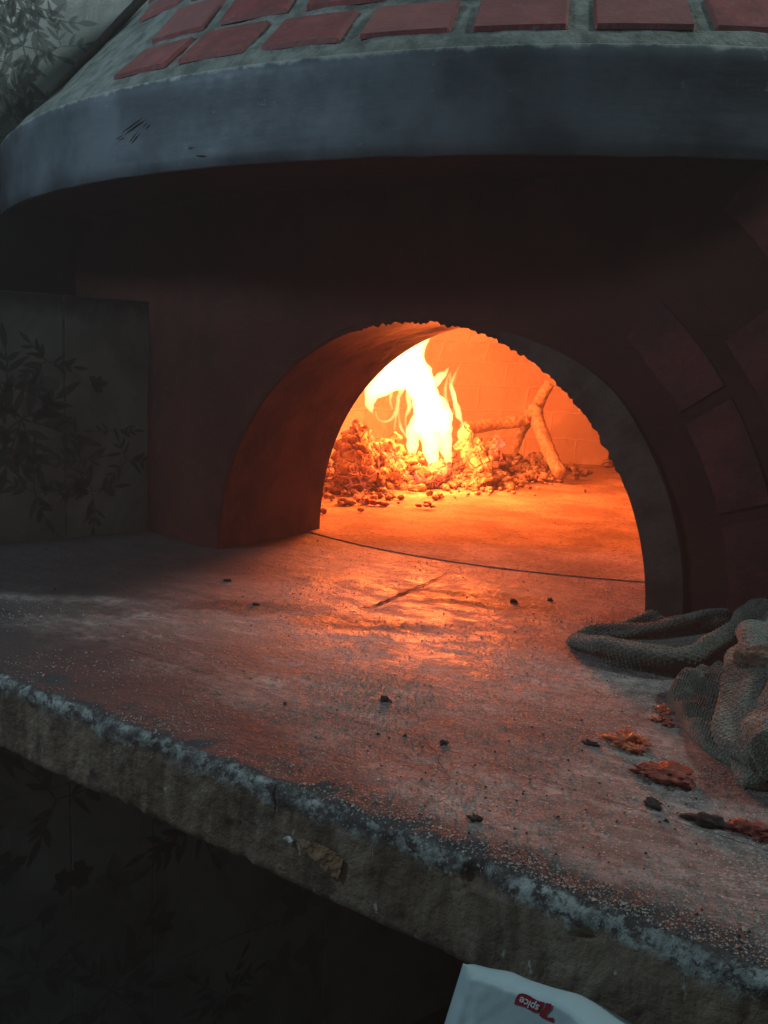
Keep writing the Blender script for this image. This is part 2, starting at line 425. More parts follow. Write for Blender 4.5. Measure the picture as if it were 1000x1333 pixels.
# dark open joint in front of the hearth disc
bm = bmesh.new(); pv = None
for i in range(161):
    a = -.52+1.04*i/160; w = .0006+.0007*fbm((i*.1,0,0), 3, 2)
    ra, rb = HR+.0002, HR+max(.0006, w)
    A = bm.verts.new((ra*math.sin(a), HC-ra*math.cos(a), .0009)); B = bm.verts.new((rb*math.sin(a), HC-rb*math.cos(a), .0009))
    if pv: bm.faces.new((pv[1], B, A, pv[0]))
    pv = (A, B)
obj('hearth_joint', bm, MAT['line'], oven, False)

# --- mouth: jagged rim, tunnel, front wall
NA = 420
jag = []
for i in range(NA+1):
    a = math.pi*i/NA; d = 0.
    if R(24) < a < R(112):
        k = min(1, (a-R(24))/R(10), (R(112)-a)/R(14))
        d = k*(-.0032*abs(nz((i*.33,0,0), 1, 5))*1.6 - .0014*(nz((i*.9,0,0), 1, 8)+.4) - (.0035 if nz((i*.12,0,0),1,9) > .28 else 0)*abs(nz((i*.5,0,0),1,4)))
    jag.append(d)
def rim(i, off=0., y=0.):
    a = math.pi*i/NA; x, z = arch(a, W1, H1)
    n_ = Vector((math.cos(a)/W1, 0, math.sin(a)/H1)).normalized()
    return Vector((x, y, z)) + n_*off
def strip(bm, A, B):
    for i in range(len(A)-1): bm.faces.new((A[i], A[i+1], B[i+1], B[i]))
# tunnel
bm = bmesh.new()
ring0 = [bm.verts.new(rim(i, .0015, .005)) for i in range(NA+1)]
prev = ring0
NTU = 26
for k in range(1, NTU+1):
    t = k/NTU; cur = []
    for i in range(NA+1):
        a = math.pi*i/NA
        x2, z2 = arch(a, W2, H2)
        ye = CY - math.sqrt(max(0, cham_r(z2)**2-x2*x2))
        p = rim(i, .0015, .005).lerp(Vector((x2, ye, z2)), t)
        if 0 < k < NTU:
            d = .0016*fbm(p, 14, 6); n_ = Vector((math.cos(a), 0, math.sin(a))); p += n_*d
        cur.append(bm.verts.new(p))
    strip(bm, prev, cur); prev = cur
obj('mouth_tunnel', bm, MAT['tunnel'], oven)
# trim ring (proud of the wall), with the ragged inner lip
TY = -.006
def tw(i):
    a = 180*i/NA; t = max(0., min(1., (78-a)/40)); return .005+.029*t*t*(3-2*t)
bm = bmesh.new()
r0 = [bm.verts.new(rim(i, jag[i]+.0015, .0052)) for i in range(NA+1)]
r1 = [bm.verts.new(rim(i, jag[i], TY*(.05+.95*(tw(i)-.005)/.029)+.001)) for i in range(NA+1)]
r2_ = [bm.verts.new(rim(i, jag[i]+.0012, TY*(.05+.95*(tw(i)-.005)/.029))) for i in range(NA+1)]
rings = [r0, r1, r2_]
for k in range(1, 7):
    rings.append([bm.verts.new(rim(i, .002+(tw(i)-.002)*k/6 + .0007*fbm((i*.05,k,0),1,2), (TY if tw(i) > .03 else TY*(.05+.95*(tw(i)-.005)/.029))+.0009*fbm((i*.08,k*.8,0),1,3))) for i in range(NA+1)])
rings.append([bm.verts.new(rim(i, tw(i)+.001, .004)) for i in range(NA+1)])
for a, b in zip(rings, rings[1:]): strip(bm, b, a)
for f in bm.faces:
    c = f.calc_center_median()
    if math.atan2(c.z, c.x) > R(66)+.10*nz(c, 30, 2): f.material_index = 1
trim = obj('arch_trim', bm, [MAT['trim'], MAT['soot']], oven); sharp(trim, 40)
# front wall
bm = bmesh.new()
X0, X1, Z1 = -.64, .56, .3935
def bend(p):
    if p.x < -.285: p.y += (-.285-p.x)*.33
    return p
def outer(i):
    a = math.pi*i/NA; c, q = math.cos(a), math.sin(a)
    t = min((X1/c if c > 1e-6 else 1e9), (X0/c if c < -1e-6 else 1e9), (Z1/q if q > 1e-6 else 1e9))
    return Vector((c*t, 0, q*t))
prev = None
for k in range(0, 25):
    cur = []
    for i in range(0, NA+1, 2):
        A = rim(i, tw(i)-.004, .0); B = outer(i); p = A.lerp(B, (k/24)**1.2)
        p.y = .0 + .0025*fbm(p, 8, 4); cur.append(bm.verts.new(bend(p)))
    if prev: strip(bm, cur, prev)
    prev = cur
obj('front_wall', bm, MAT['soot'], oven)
# brick facing on the right, set round the arch in concentric courses
bm = bmesh.new()
def arc_brick(bm, r0, r1, a0, a1, y0, y1, seg=5, sl=0.0):
    rows = []
    for k in range(seg+1):
        a = a0+(a1-a0)*k/seg
        f0 = r0+random.uniform(-.0012,.0012)
        rows.append([bm.verts.new((r*math.cos(a), y, r*math.sin(a)*1.04)) for r, y in ((f0,y0),(f0+.003,y1),(r1-.003,y1),(r1,y0))])
    for A, B in zip(rows, rows[1:]):
        for j in range(3): bm.faces.new((A[j], A[j+1], B[j+1], B[j]))
    bm.faces.new(rows[0][::-1]); bm.faces.new(rows[-1])
course = ((.318,.366,.25,.035,.33),(.380,.430,.23,.03,.23),(.444,.494,.20,.026,.3),(.508,.558,.18,.024,.2))
for (a_, b_, da, gap, st) in course:
    a = st-.3
    while a < R(40):
        lo, hi = max(a, .015), min(a+da, math.pi-.01)
        if hi-lo > .06:
            mx = b_*math.cos(.5*(lo+hi))
            if mx > -.2 and b_*math.sin(hi) < .5 and b_*math.cos(lo) < .72 :
                arc_brick(bm, a_, b_, lo, hi, .004, -.0016)
        a += da+gap
fb = obj('brick_facing', bm, MAT['sootbrick'], oven); sharp(fb, 30)

# --- steel band
def ring_clip(bm, co, no): 
    bmesh.ops.bisect_plane(bm, geom=bm.verts[:]+bm.edges[:]+bm.faces[:], plane_co=co, plane_no=no, clear_inner=True)
WT = math.radians(12.1); WOFF = -.64          # the wall behind, turned 12 degrees
WN = Vector((math.cos(WT), -math.sin(WT), 0)); WP = Vector((WOFF+.001, -.134, 0))
bm = bmesh.new(); prof = [(BR-.007,ZB+.001),(BR-.001,ZB),(BR,ZB+.001)] + [(BR+.0006*math.sin(k*1.1), ZB+.001+(ZT-ZB-.002)*k/8) for k in range(1,8)] + [(BR,ZT-.001),(BR-.001,ZT),(BR-.007,ZT)]
prev = None; SEG = 720
firsts = None
for i in range(SEG+1):
    a = math.pi+2*math.pi*i/SEG
    cur = [bm.verts.new((BX+(r+.0009*fbm((a*3,z*5,0),2,1))*math.sin(a), BY-(r+.0009*fbm((a*3,z*5,0),2,1))*math.cos(a), z+ (.0008*fbm((a*20,0,0),1,7) if abs(z-ZB)<.003 else 0))) for r, z in prof]
    if prev: strip(bm, prev, cur)
    prev = cur
ring_clip(bm, WP, WN)
band = obj('steel_band', bm, MAT['steel'], oven); sharp(band, 50)
# gouges in the band
bm = bmesh.new()
def cyl(x, y, r=BR+.0012):
    d = ray(x, y); ax, ay = CAM.x-BX, CAM.y-BY
    a = d.x**2+d.y**2; b = 2*(d.x*ax+d.y*ay); c = ax*ax+ay*ay-r*r
    return CAM + d*((-b-math.sqrt(b*b-4*a*c))/2/a)
for (x0,y0,x1,y1,w) in ((158,174,187,152,2.0),(168,186,180,170,1.6),(150,182,160,176,1.2),(254,202,268,203,1.3),(244,194,252,191,.9),(186,166,193,158,1.2)):
    q = []
    for k in range(9):
        t = k/8; wd = w*math.sin(math.pi*min(1,max(0,.05+.9*t)))*(1+.6*nz((k*.9,x0,0),1,1))
        x = x0+(x1-x0)*t; y = y0+(y1-y0)*t+1.2*nz((k*.7,x0,1),1,2)
        nx, ny = -(y1-y0), (x1-x0); l = math.hypot(nx, ny)*1.6; nx /= l; ny /= l
        q.append((bm.verts.new(cyl(x+nx*wd, y+ny*wd)), bm.verts.new(cyl(x-nx*wd, y-ny*wd))))
    for A, B in zip(q, q[1:]): bm.faces.new((A[0], B[0], B[1], A[1]))
obj('gouge', bm, MAT['line'], oven, False)
# ceiling between the band and the front wall
bm = bmesh.new(); q = []
for i in range(121):
    x = -.64+(1.34)*i/120
    y0 = BY - math.sqrt(max(0,(BR-.006)**2-(x-BX)**2))
    y0 = max(y0, -.16)
    q.append([bm.verts.new((x, y0+(.16-y0)*k/6 if y0 < .16 else y0+.001*k, .3945+.0008*fbm((x,k*.1,0),6,1))) for k in range(7)])
for A, B in zip(q, q[1:]): strip(bm, A, B)
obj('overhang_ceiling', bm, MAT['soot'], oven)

# --- dome
PROF = [(.8465,.470),(.8455,.476),(.835,.489),(.790,.530),(.757,.570),(.722,.608),(.686,.646),(.645,.690),(.575,.748),(.480,.800),(.38,.828),(.25,.852),(.12,.864),(.002,.868)]
S_ = [0.]
for (r0_,z0_),(r1_,z1_) in zip(PROF, PROF[1:]): S_.append(S_[-1]+math.hypot(r1_-r0_, z1_-z0_))
def dome(s, off=0.):
    s = max(0, min(S_[-1]-1e-6, s)); k = 0
    while S_[k+1] < s: k += 1
    t = (s-S_[k])/(S_[k+1]-S_[k]); r = PROF[k][0]*(1-t)+PROF[k+1][0]*t; z = PROF[k][1]*(1-t)+PROF[k+1][1]*t
    k0, k1 = max(0,k-1), min(len(PROF)-1,k+2)
    tr, tz = PROF[k1][0]-PROF[k0][0], PROF[k1][1]-PROF[k0][1]; l = math.hypot(tr, tz)
    return r+off*tz/l, z-off*tr/l
CLIP_CO, CLIP_NO = WP+Vector((0,0,.51)), (WN+Vector((0,0,-.13))).normalized()
bm = bmesh.new(); prev = None
SE = 420
ss_ = [S_[-1]*(k/90) for k in range(91)]
for i in range(SE+1):
    a = math.pi+2*math.pi*i/SE; cur = []
    for s in ss_:
        p0 = (math.cos(a)*2, math.sin(a)*2, s*2); off = .0022*fbm(p0, 10, 3)
        r, z = dome(s, off if s > .004 else 0); cur.append(bm.verts.new((BX+r*math.sin(a), BY-r*math.cos(a), z)))
    if prev: strip(bm, prev, cur)
    prev = cur
ring_clip(bm, CLIP_CO, CLIP_NO); ring_clip(bm, WP, WN)
obj('dome_mortar', bm, MAT['mortar'], oven)
bm = bmesh.new()
s0 = .024; course = 0; hb, gm = .056, .014
while s0+hb < S_[-1]*.93:
    rm, _ = dome(s0+hb/2); bw, gw = .0795, .018
    nb = max(6, round(2*math.pi*rm/(bw+gw))); pitch = 2*math.pi/nb
    st = R(-4.0) if course == 0 else R(random.uniform(0,20))
    if course == 0: st, pitch = R(-4.0-6.66*26), R(6.66); nb = 53
    for j in range(nb):
        a0 = st+pitch*j+random.uniform(-.0015,.0015); a1 = a0+pitch*.815+random.uniform(-.002,.002)
        am = (a0+a1)/2
        if am % (2*math.pi) > math.pi and (am % (2*math.pi))-2*math.pi < R(-11.5-course*4): continue
        sa, sb = s0+random.uniform(-.001,.001), s0+hb+random.uniform(-.0015,.0015)
        dz = random.uniform(-.0006,.0006)
        G = []
        NU, NV = 7, 5
        for u in range(NU+1):
            row = []
            for v in range(NV+1):
                uu, vv = u/NU, v/NV
                e = min(uu, 1-uu, vv, 1-vv)
                off = (.0042 if e > .01 else .0006)+dz
                a = a0+(a1-a0)*uu; s = sa+(sb-sa)*vv
                if 0 < u < NU: a += 0
                # inset the flat by moving the inner rows outwards to the arris
                if u == 1: a = a0+(a1-a0)*.03
                if u == NU-1: a = a1-(a1-a0)*.03
                if v == 1: s = sa+(sb-sa)*.045
                if v == NV-1: s = sb-(sb-sa)*.045
                r, z = dome(s, off); row.append(bm.verts.new((BX+r*math.sin(a), BY-r*math.cos(a), z)))
            G.append(row)
        for A, B in zip(G, G[1:]): strip(bm, A, B)
    s0 += hb+gm; course += 1
ring_clip(bm, CLIP_CO, CLIP_NO); ring_clip(bm, WP, WN)
db = obj('dome_brick_courses', bm, MAT['brick'], oven); sharp(db, 25)

# ------------------------------------------------------------------ counter slab
counter = thing('stone_counter', (.2, -.2, 0), 'thick worn concrete counter slab with chipped pale front edge and sooty speckled top', 'counter')
bm = bmesh.new(); XL = -.57; xs = np.linspace(XL, .95, 740)
sec = [(.10,0),(.07,0),(.05,0),(.035,0),(.025,0),(.018,0),(.013,0),(.009,-.0002),(.006,-.0008),(.0035,-.002),(.0015,-.0042),(.0004,-.007)] + [(0,-.010-.0025*k) for k in range(16)] + [(.001,-.0512),(.003,-.0529),(.01,-.0532)]
prev = None
for x in xs:
    cur = []
    for j, (v, z) in enumerate(sec):
        p = Vector((x, edge_y(x)+v, z))
        if v < .02:
            k = 1 if z > -.012 else .75
            d = .0042*fbm(p, 22, 2)*k + .0020*fbm(p, 70, 3)*k + .0011*fbm(p, 220, 4)
            ch = max(0, fbm(p, 30, 9)-.35)*.012*(1 if z > -.015 else .2)
            p.y += (-d*.8+ch); p.z -= (abs(d)*.5+ch*.6)*(1 if z > -.03 else -.8 if z < -.05 else 0)
        cur.append(bm.verts.new(p))
    if prev: strip(bm, cur, prev)
    prev = cur
# the flat top behind, then back and underside
back = [(.10,0),(1.95,0)]
T_ = [bm.verts.new(q) for q in ((XL, edge_y(XL)+.0995, 0), (.95, edge_y(.95)+.0995, 0), (.95, 1.5, 0), (XL, 1.5, 0))]
bm.faces.new(T_)
A = [bm.verts.new((x, edge_y(x)+.10, -.0003)) for x in (XL,.95)]; B = [bm.verts.new((x, 1.5, -.0003)) for x in (XL,.95)]
C_ = [bm.verts.new((x, edge_y(x)+.01, -.0532)) for x in (XL,.95)]; D_ = [bm.verts.new((x, 1.5, -.0532)) for x in (XL,.95)]
bm.faces.new((C_[1], C_[0], D_[0], D_[1])); bm.faces.new((A[1], C_[1], D_[1], B[1]))
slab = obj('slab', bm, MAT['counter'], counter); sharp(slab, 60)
# the crack in the counter, running from the hearth joint towards the front
def crack(px, w, name, n=(0,0,1), p=(0,0,.0009), amp=2.2, seed=1, mat='line'):
    bm = bmesh.new(); q = []
    tot = []
    for (a, b) in zip(px, px[1:]):
        for k in range(10): tot.append((a[0]+(b[0]-a[0])*k/10, a[1]+(b[1]-a[1])*k/10))
    tot.append(px[-1])
    for i, (x, y) in enumerate(tot):
        dx, dy = tot[min(i+1,len(tot)-1)][0]-tot[max(i-1,0)][0], tot[min(i+1,len(tot)-1)][1]-tot[max(i-1,0)][1]
        l = math.hypot(dx, dy); nx, ny = -dy/l, dx/l
        j = amp*nz((i*.55,0,0),1,seed)+amp*.5*nz((i*1.7,0,0),1,seed+2)
        ww = w*(.35+1.1*abs(nz((i*.4,3,0),1,seed+4)))*min(1, .2+3*i/len(tot), .2+3*(1-i/len(tot)))
        q.append((bm.verts.new(onp(x+nx*(j+ww), y+ny*(j+ww), n, p)), bm.verts.new(onp(x+nx*(j-ww), y+ny*(j-ww), n, p))))
    for A, B in zip(q, q[1:]): bm.faces.new((A[0], B[0], B[1], A[1]))
    return obj(name, bm, MAT[mat], counter, False)
crack([(590,741),(560,757),(520,774),(492,787),(465,793)], 1.5, 'crack')
crack([(545,950),(570,985),(588,1020)], .8, 'crack', seed=5)
fn = Vector((-EDGE_T, -1, 0)).normalized()
crack([(361,1018),(356,1034),(359,1048),(356,1062)], 2.3, 'crack', fn, (0, edge_y(0)-.0045, 0), 1.2, 7)
def face_disp(p, k=.75):
    d = .0042*fbm(p, 22, 2)*k + .0020*fbm(p, 70, 3)*k + .0011*fbm(p, 220, 4)
    return -d*.8
def patch(px, name, mat, proud=.0018, seed=1):
    bm = bmesh.new(); x0, x1 = min(p[0] for p in px)-3, max(p[0] for p in px)+3; y0, y1 = min(p[1] for p in px)-3, max(p[1] for p in px)+3
    def inside(x, y):
        x, y, c = x+2.*nz((x*.16,y*.16,0),1,seed), y+2.*nz((x*.16,y*.16,5),1,seed), False
        for (ax, ay), (bx_, by_) in zip(px, px[1:]+px[:1]):
            if (ay > y) != (by_ > y) and x < (bx_-ax)*(y-ay)/(by_-ay)+ax: c = not c
        return c
    V = {}
    def vert(i, j):
        if (i, j) not in V:
            p = onp(x0+i*.7, y0+j*.7, fn, (0, edge_y(0), 0)); q = Vector((p.x, edge_y(p.x), p.z)); p.y = q.y+face_disp(q)-proud; V[(i, j)] = bm.verts.new(p)
        return V[(i, j)]
    for i in range(int((x1-x0)/.7)):
        for j in range(int((y1-y0)/.7)):
            if inside(x0+(i+.5)*.7, y0+(j+.5)*.7): bm.faces.new((vert(i,j), vert(i+1,j), vert(i+1,j+1), vert(i,j+1)))
    return obj(name, bm, MAT[mat], counter, True)
patch([(390,1089),(410,1093),(430,1103),(449,1116),(446,1128),(443,1144),(432,1137),(420,1122),(404,1106)], 'plaster_patch', 'chip')
patch([(371,1089),(380,1086),(387,1092),(378,1095)], 'paint_chip', 'white', .002, 4)

# ------------------------------------------------------------------ tiled side wall
wall = thing('tiled_wall', (WOFF, -.134, -.9), 'pale green grey tiled wall with leaf print behind the dome, upper left', 'wall')
wall.rotation_euler.z = -WT
panel = thing('tiled_panel', (-.46, -.134, -.9), 'low tiled panel with dark leaf sprigs below the steel band and under the counter', 'wall')
panel.rotation_euler.z = -R(21)
def wall_obj(name, bm, mat, parent):          # wall meshes are made in the wall's own frame, face at x = 0
    o = obj(name, bm, mat, None, False); o.parent = parent; o.location = (0, 0, .9); return o
def wall_tile(bm, y0, y1, z0, z1):
    g = .0012
    bmt = bmesh.new(); box(bmt, (-.012, y0+g, z0+g), (0, y1-g, z1-g))
    bmesh.ops.bevel(bmt, geom=[e for e in bmt.edges], offset=.0008, segments=1, affect='EDGES')
    m_ = bpy.data.meshes.new('t'); bmt.to_mesh(m_); bmt.free(); bm.from_mesh(m_); bpy.data.meshes.remove(m_)
bm = bmesh.new()
ya = [-.526,-.326,.094,.494,.894]; za = [.187,.487,.787,1.087]
for a, b in zip(ya, ya[1:]):
    for c, d in zip(za, za[1:]):
        if a > .0: c = max(c, .487)
        if d > c: wall_tile(bm, a, b, c, d)
wall_tile(bm, .094, .30, .187, .487)
wall_obj('wall_tiles', bm, MAT['tile'], wall)
bm = bmesh.new(); box(bm, (-.05,-.526,-.9), (-.0015,.30,.47)); box(bm, (-.05,-.526,.4705), (-.0015,1.4,1.087)); wall_obj('grout_bed', bm, MAT['mortar'], wall)
bm = bmesh.new()
for a, b in zip((-.522,-.322,.078), (-.322,.078,.19)):
    for c, d in zip((-.913,-.613,-.313,-.013), (-.613,-.313,-.013,.287)): wall_tile(bm, a, b, c, d)
for a, b in ((.19,.478),(.478,.878),(.878,1.3)):
    for c, d in zip((-.913,-.613,-.313), (-.613,-.313,-.06)): wall_tile(bm, a, b, c, d)
wall_obj('wall_tiles', bm, MAT['tile'], panel)
bm = bmesh.new(); box(bm, (-.10,-.522,-.913), (-.0015,.19,.2855)); box(bm, (-.10,.1905,-.913), (-.0015,1.3,-.062)); wall_obj('grout_bed', bm, MAT['mortar'], panel)
# printed sprigs, a hair proud of the tile faces
bl, bb = bmesh.new(), bmesh.new()
XW = .0004
def leaf(bm, y, z, ang, L, w, k=0):
    c, q = math.cos(ang), math.sin(ang); up_, dn = [], []
    for i in range(8):
        t = i/7; ww = w*math.sin(math.pi*min(1,t*.97+.015))**.8*(1-.35*t); u = L*t; bd = .12*L*t*t*k
        up_.append((y+u*c-(ww+bd)*q, z+u*q+(ww+bd)*c)); dn.append((y+u*c+(ww-bd)*q, z+u*q-(ww-bd)*c))
    vs = [bm.verts.new((XW, a, b)) for a, b in up_ + dn[::-1]]
    bm.faces.new(vs)
def sprig(y, z, ang, L, n=9, s=1., dark=True):
    B = bl if dark else bb
    x, w = y, z; a = ang
    for i in range(n):
        t = i/n; a += random.uniform(-.16,.16)
        x2, w2 = x+math.cos(a)*L/n, w+math.sin(a)*L/n
        leaf(B, x, w, a, L/n*1.15, .0011*s)
        if i > 0:
            for sd in (-1, 1):
                if random.random() < .8:
                    leaf(B, x, w, a+sd*random.uniform(.5,.95), random.uniform(.018,.034)*s*(1.1-.5*t), random.uniform(.0028,.0052)*s, random.uniform(-1,1))
        x, w = x2, w2
    leaf(B, x, w, a, .028*s, .004*s)
random.seed(21)
def cluster(y, z, n=5, s_=1.):
    for k in range(n): sprig(y, z, k*6.28/n+random.uniform(-.4,.4), random.uniform(.04,.075)*s_, random.randint(3,5), 1.35*s_)
def wl(px, py, par, ang):
    n_ = (math.cos(ang), -math.sin(ang), 0); p = onp(px, py, n_, par.location); d = p-Vector(par.location)
    return d.x*math.sin(ang)+d.y*math.cos(ang), p.z
def blob(y, z, r):
    for k in range(6): leaf(bl, y+random.uniform(-.3,.3)*r, z+random.uniform(-.3,.3)*r, k*1.05+.3, r*1.1, r*.5)
def blooms(n, y0, y1, z0, z1):
    for i in range(n):
        y, z = random.uniform(y0,y1), random.uniform(z0,z1)
        for k in range(5): leaf(bb, y, z, k*1.26+random.uniform(0,.5), random.uniform(.02,.045), random.uniform(.008,.016), random.uniform(-1,1))
def finish(parent, top):
    global bl, bb
    for v in bb.verts: v.co.x = XW-.0002
    for bm_ in (bl, bb):
        dead = [f for f in bm_.faces if any((v.co.z > top-.004) or (top > .5 and v.co.z < .47) or (v.co.y > .185 and v.co.z > -.08 and top < .5) for v in f.verts)]
        bmesh.ops.delete(bm_, geom=dead, context='FACES')
    wall_obj('leaf_print', bl, MAT['leaf'], parent); wall_obj('bloom_print', bb, MAT['bloom'], parent)
    bl, bb = bmesh.new(), bmesh.new()
# low panel (y measured from the panel origin)
for (x, y, n_, k_) in ((28,545,7,1.0),(10,500,4,.8),(60,470,3,.5),(105,600,4,.55),(120,640,4,.6),(45,640,4,.6),(165,600,3,.5),(150,560,2,.4)):
    cluster(*wl(x, y, panel, R(21)), n_, k_)
for (x, y, r_) in ((128,500,.010),(104,635,.010),(85,1145,.018),(60,1190,.012)): blob(*wl(x, y, panel, R(21)), r_)
for y, z in ((-.02,-.24),(.06,-.33),(-.05,-.5),(.03,-.56),(.17,-.30),(.13,-.62),(.25,-.42),(-.13,-.36),(-.3,.1),(-.40,-.2),(-.4,-.5),(.3,-.7),(-.2,-.7)): cluster(y, z, random.randint(3,6), random.uniform(.8,1.3))
for y, z in ((.09,-.44),(.0,-.40),(.2,-.55)): blob(y, z, .018)
blooms(50, -.48, .5, -.85, .28); finish(panel, .287)
# wall behind
for (x, y, n_, k_) in ((12,120,6,.9),(8,150,5,.7),(30,60,5,.8),(50,20,4,.8),(80,60,3,.5),(20,-5,5,.8),(5,80,4,.8)):
    cluster(*wl(x, y, wall, WT), n_, k_)
for k in range(18): cluster(random.uniform(-.42,.1), random.uniform(.3,1.0), random.randint(3,6), random.uniform(.8,1.2))
blooms(50, -.48, .3, .25, 1.05); finish(wall, 1.087)

bm = bmesh.new()  # added black strip, stands in for the shadow between dome and wall
tube(bm, [onp(x, y, WN, WP+WN*.004) for x, y in ((62,126),(78,110),(103,84),(134,52),(166,18),(206,-24))], [.0012,.005,.0085,.0105,.011,.012], 12, .5, .001, 60, 3, 8)
obj('seam_shadow_strip', bm, MAT['line'], oven)

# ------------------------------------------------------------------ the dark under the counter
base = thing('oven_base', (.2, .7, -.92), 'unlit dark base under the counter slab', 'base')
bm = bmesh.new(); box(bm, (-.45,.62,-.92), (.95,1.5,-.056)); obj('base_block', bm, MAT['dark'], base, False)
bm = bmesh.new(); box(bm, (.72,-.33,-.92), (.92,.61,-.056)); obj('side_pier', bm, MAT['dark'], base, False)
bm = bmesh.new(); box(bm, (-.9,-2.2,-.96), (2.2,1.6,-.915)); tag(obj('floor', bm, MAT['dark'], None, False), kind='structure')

# ------------------------------------------------------------------ fire
DF = 1.80
def fD(px, D): return [far(x, y, D) for x, y in px]
fire = thing('log_fire', far(550, 625, DF), 'bright yellow white log fire burning at the left inside the oven', 'fire')
def flame(px, dz=0., flat=.5, name='flame'):
    """px: (x, y, half width) in the fire's own upright plane; swept as a rounded tongue with real thickness"""
    bm = bmesh.new(); D = DF+dz
    pts = [far(p[0], p[1], D+.012*math.sin(i*1.3)) for i, p in enumerate(px)]
    rad = [p[2]*.74*D/FPX for p in px]
    tube(bm, pts, rad, 16, flat, .0055, 42, len(px)+int(px[0][0]), 7, updir=tuple(-fw))
    return obj(name, bm, MAT['flame'], fire)
flame([(566,612,7),(562,590,14),(556,560,19),(556,530,24),(548,500,27),(540,478,25),(544,455,16),(552,436,11),(549,408,6),(556,385,1)])
flame([(585,608,3),(582,590,10),(577,562,17),(574,540,20),(574,524,13),(570,515,3)], -.02)
flame([(556,505,20),(532,490,25),(508,494,25),(490,508,18),(481,524,9),(485,538,1)], .02)
flame([(540,470,20),(510,462,26),(480,462,24),(452,452,16),(440,430,6),(430,410,1)], .04)
flame([(530,450,14),(522,425,14),(510,400,10),(505,380,2)], .03)
flame([(541,604,1),(536,590,7),(536,572,11),(541,552,13),(549,530,12)], -.01)
flame([(513,560,1),(515,548,2.6),(516,535,3.6),(519,518,4.5),(524,505,6)], -.02)
flame([(489,535,1),(492,545,2.2),(501,549,2.6),(510,545,2.8),(514,535,2)], -.03)
flame([(520,520,2),(519,540,2.2),(522,556,2.6),(528,566,3),(534,575,2)], -.03)
flame([(512,503,3),(508,520,2.6),(511,532,2)], -.03)
flame([(565,500,10),(572,492,9),(580,485,4),(585,477,.8)], 0)
flame([(602,551,2),(598,541,5.5),(594,528,5.5),(590,512,4),(586,500,3),(587,484,.8)], .01)
flame([(580,556,2),(584,535,3),(580,515,3),(581,498,2.4),(586,485,.8)], -.01)
flame([(590,540,1),(592,520,3.2),(588,502,3.6),(592,488,2.4),(598,476,.6)], .02)
flame([(530,560,1),(528,545,2.6),(533,530,4),(531,515,5),(535,500,6)], -.03)
flame([(536,486,16),(524,474,16),(512,470,14),(498,474,9)], -.02)
flame([(597,575,1),(600,562,3),(604,555,2.4),(607,546,.6)], 0)
flame([(556,612,1),(560,616,5),(568,620,4.5),(576,612,3.5),(582,600,2.5)], -.05)

def mound(name, items, mat, label, cat, kind=None, seed0=0, cells=0, sub=2, group=None):
    bm = bmesh.new()
    for i, (p, r, sq) in enumerate(items): rock(bm, p, r, seed0+i, sq, .45, sub, cells)
    o = obj(name, bm, mat); return tag(o, label, cat, group, kind)
random.seed(4)
# bed of broken embers (uncountable) along the left of the hearth
it = []
def bed(px, py, n, spread, hmax, rmin, rmax):
    c = onz(px, py)
    for _ in range(n):
        dx, dy = random.gauss(0, spread), random.gauss(0, spread*1.3)
        h = hmax*math.exp(-(dx*dx+dy*dy)/(2*spread**2))*random.random()
        r = random.uniform(rmin, rmax)
        it.append(((c.x+dx, c.y+dy, .004+h+r*.3), r, (1, 1, random.uniform(.6,.9))))
bed(450,628,130,.040,.055,.005,.015); bed(480,622,120,.045,.06,.005,.015)
bed(530,622,110,.05,.045,.004,.013); bed(580,622,110,.045,.04,.004,.013)
bed(480,640,60,.05,.012,.004,.010)
mound('ember_bed', it, MAT['ember'], 'heap of glowing orange embers under and left of the flames', 'embers', 'stuff', 10, 3.0)
it = []
bed(640,624,150,.045,.04,.004,.012); bed(690,615,120,.05,.035,.004,.012); bed(610,632,60,.04,.02,.005,.012)
bed(660,628,110,.06,.006,.002,.007); bed(560,640,60,.06,.006,.002,.007); bed(450,650,40,.05,.005,.002,.006)
mound('ash_heap', it, MAT['ash'], 'pale crumbling ash heap at the foot of the forked branch', 'ash', 'stuff', 300, 0)
it = []
for k in range(150):    # ash line along the back wall
    a = R(random.uniform(140,200)); r = .60+random.uniform(-.03,.025)
    it.append(((CX+r*math.sin(a), CY-r*math.cos(a), .004+random.random()*.012), random.uniform(.004,.013), (1.2,1.2,.6)))
mound('ash_drift', it, MAT['ash'], 'thin drift of ash and flakes along the back wall of the chamber', 'ash', 'stuff', 500, 0, 1)

# big cracked, half burnt logs
def log(px, rad, D0, D1, mat, name, label, seed, amp=.006, cells=42, cat='log', seg=26, flat=1.):
    bm = bmesh.new(); n_ = len(px)
    pts = [far(x, y, D0+(D1-D0)*i/(n_-1)) for i, (x, y) in enumerate(px)]
    tube(bm, pts, [r*D0/FPX for r in rad], seg, flat, amp, 40, seed, 12, cells=cells)
    return tag(obj(name, bm, mat), label, cat)
log([(462,630),(460,605),(464,580),(468,562)], (24,31,29,17), 1.60, 1.68, MAT['ember'], 'charred_log', 'thick cracked log glowing orange, leftmost in the fire', 3, .011, 38)
log([(500,628),(503,606),(508,585),(512,572)], (19,25,22,12), 1.66, 1.72, MAT['ember'], 'charred_log', 'crumbling cracked log standing just left of the flames', 6, .010, 40)
log([(487,622),(512,612),(530,602),(548,596)], (12,13,12,8), 1.62, 1.74, MAT['ash'], 'burning_log', 'yellowish ash coated log lying under the flames', 9, .006, 50)
log([(548,622),(566,618),(580,606)], (14,17,12), 1.70, 1.76, MAT['emberhot'], 'glowing_coal', 'rounded red hot coal right below the flames', 12, .006, 45, 'coal')
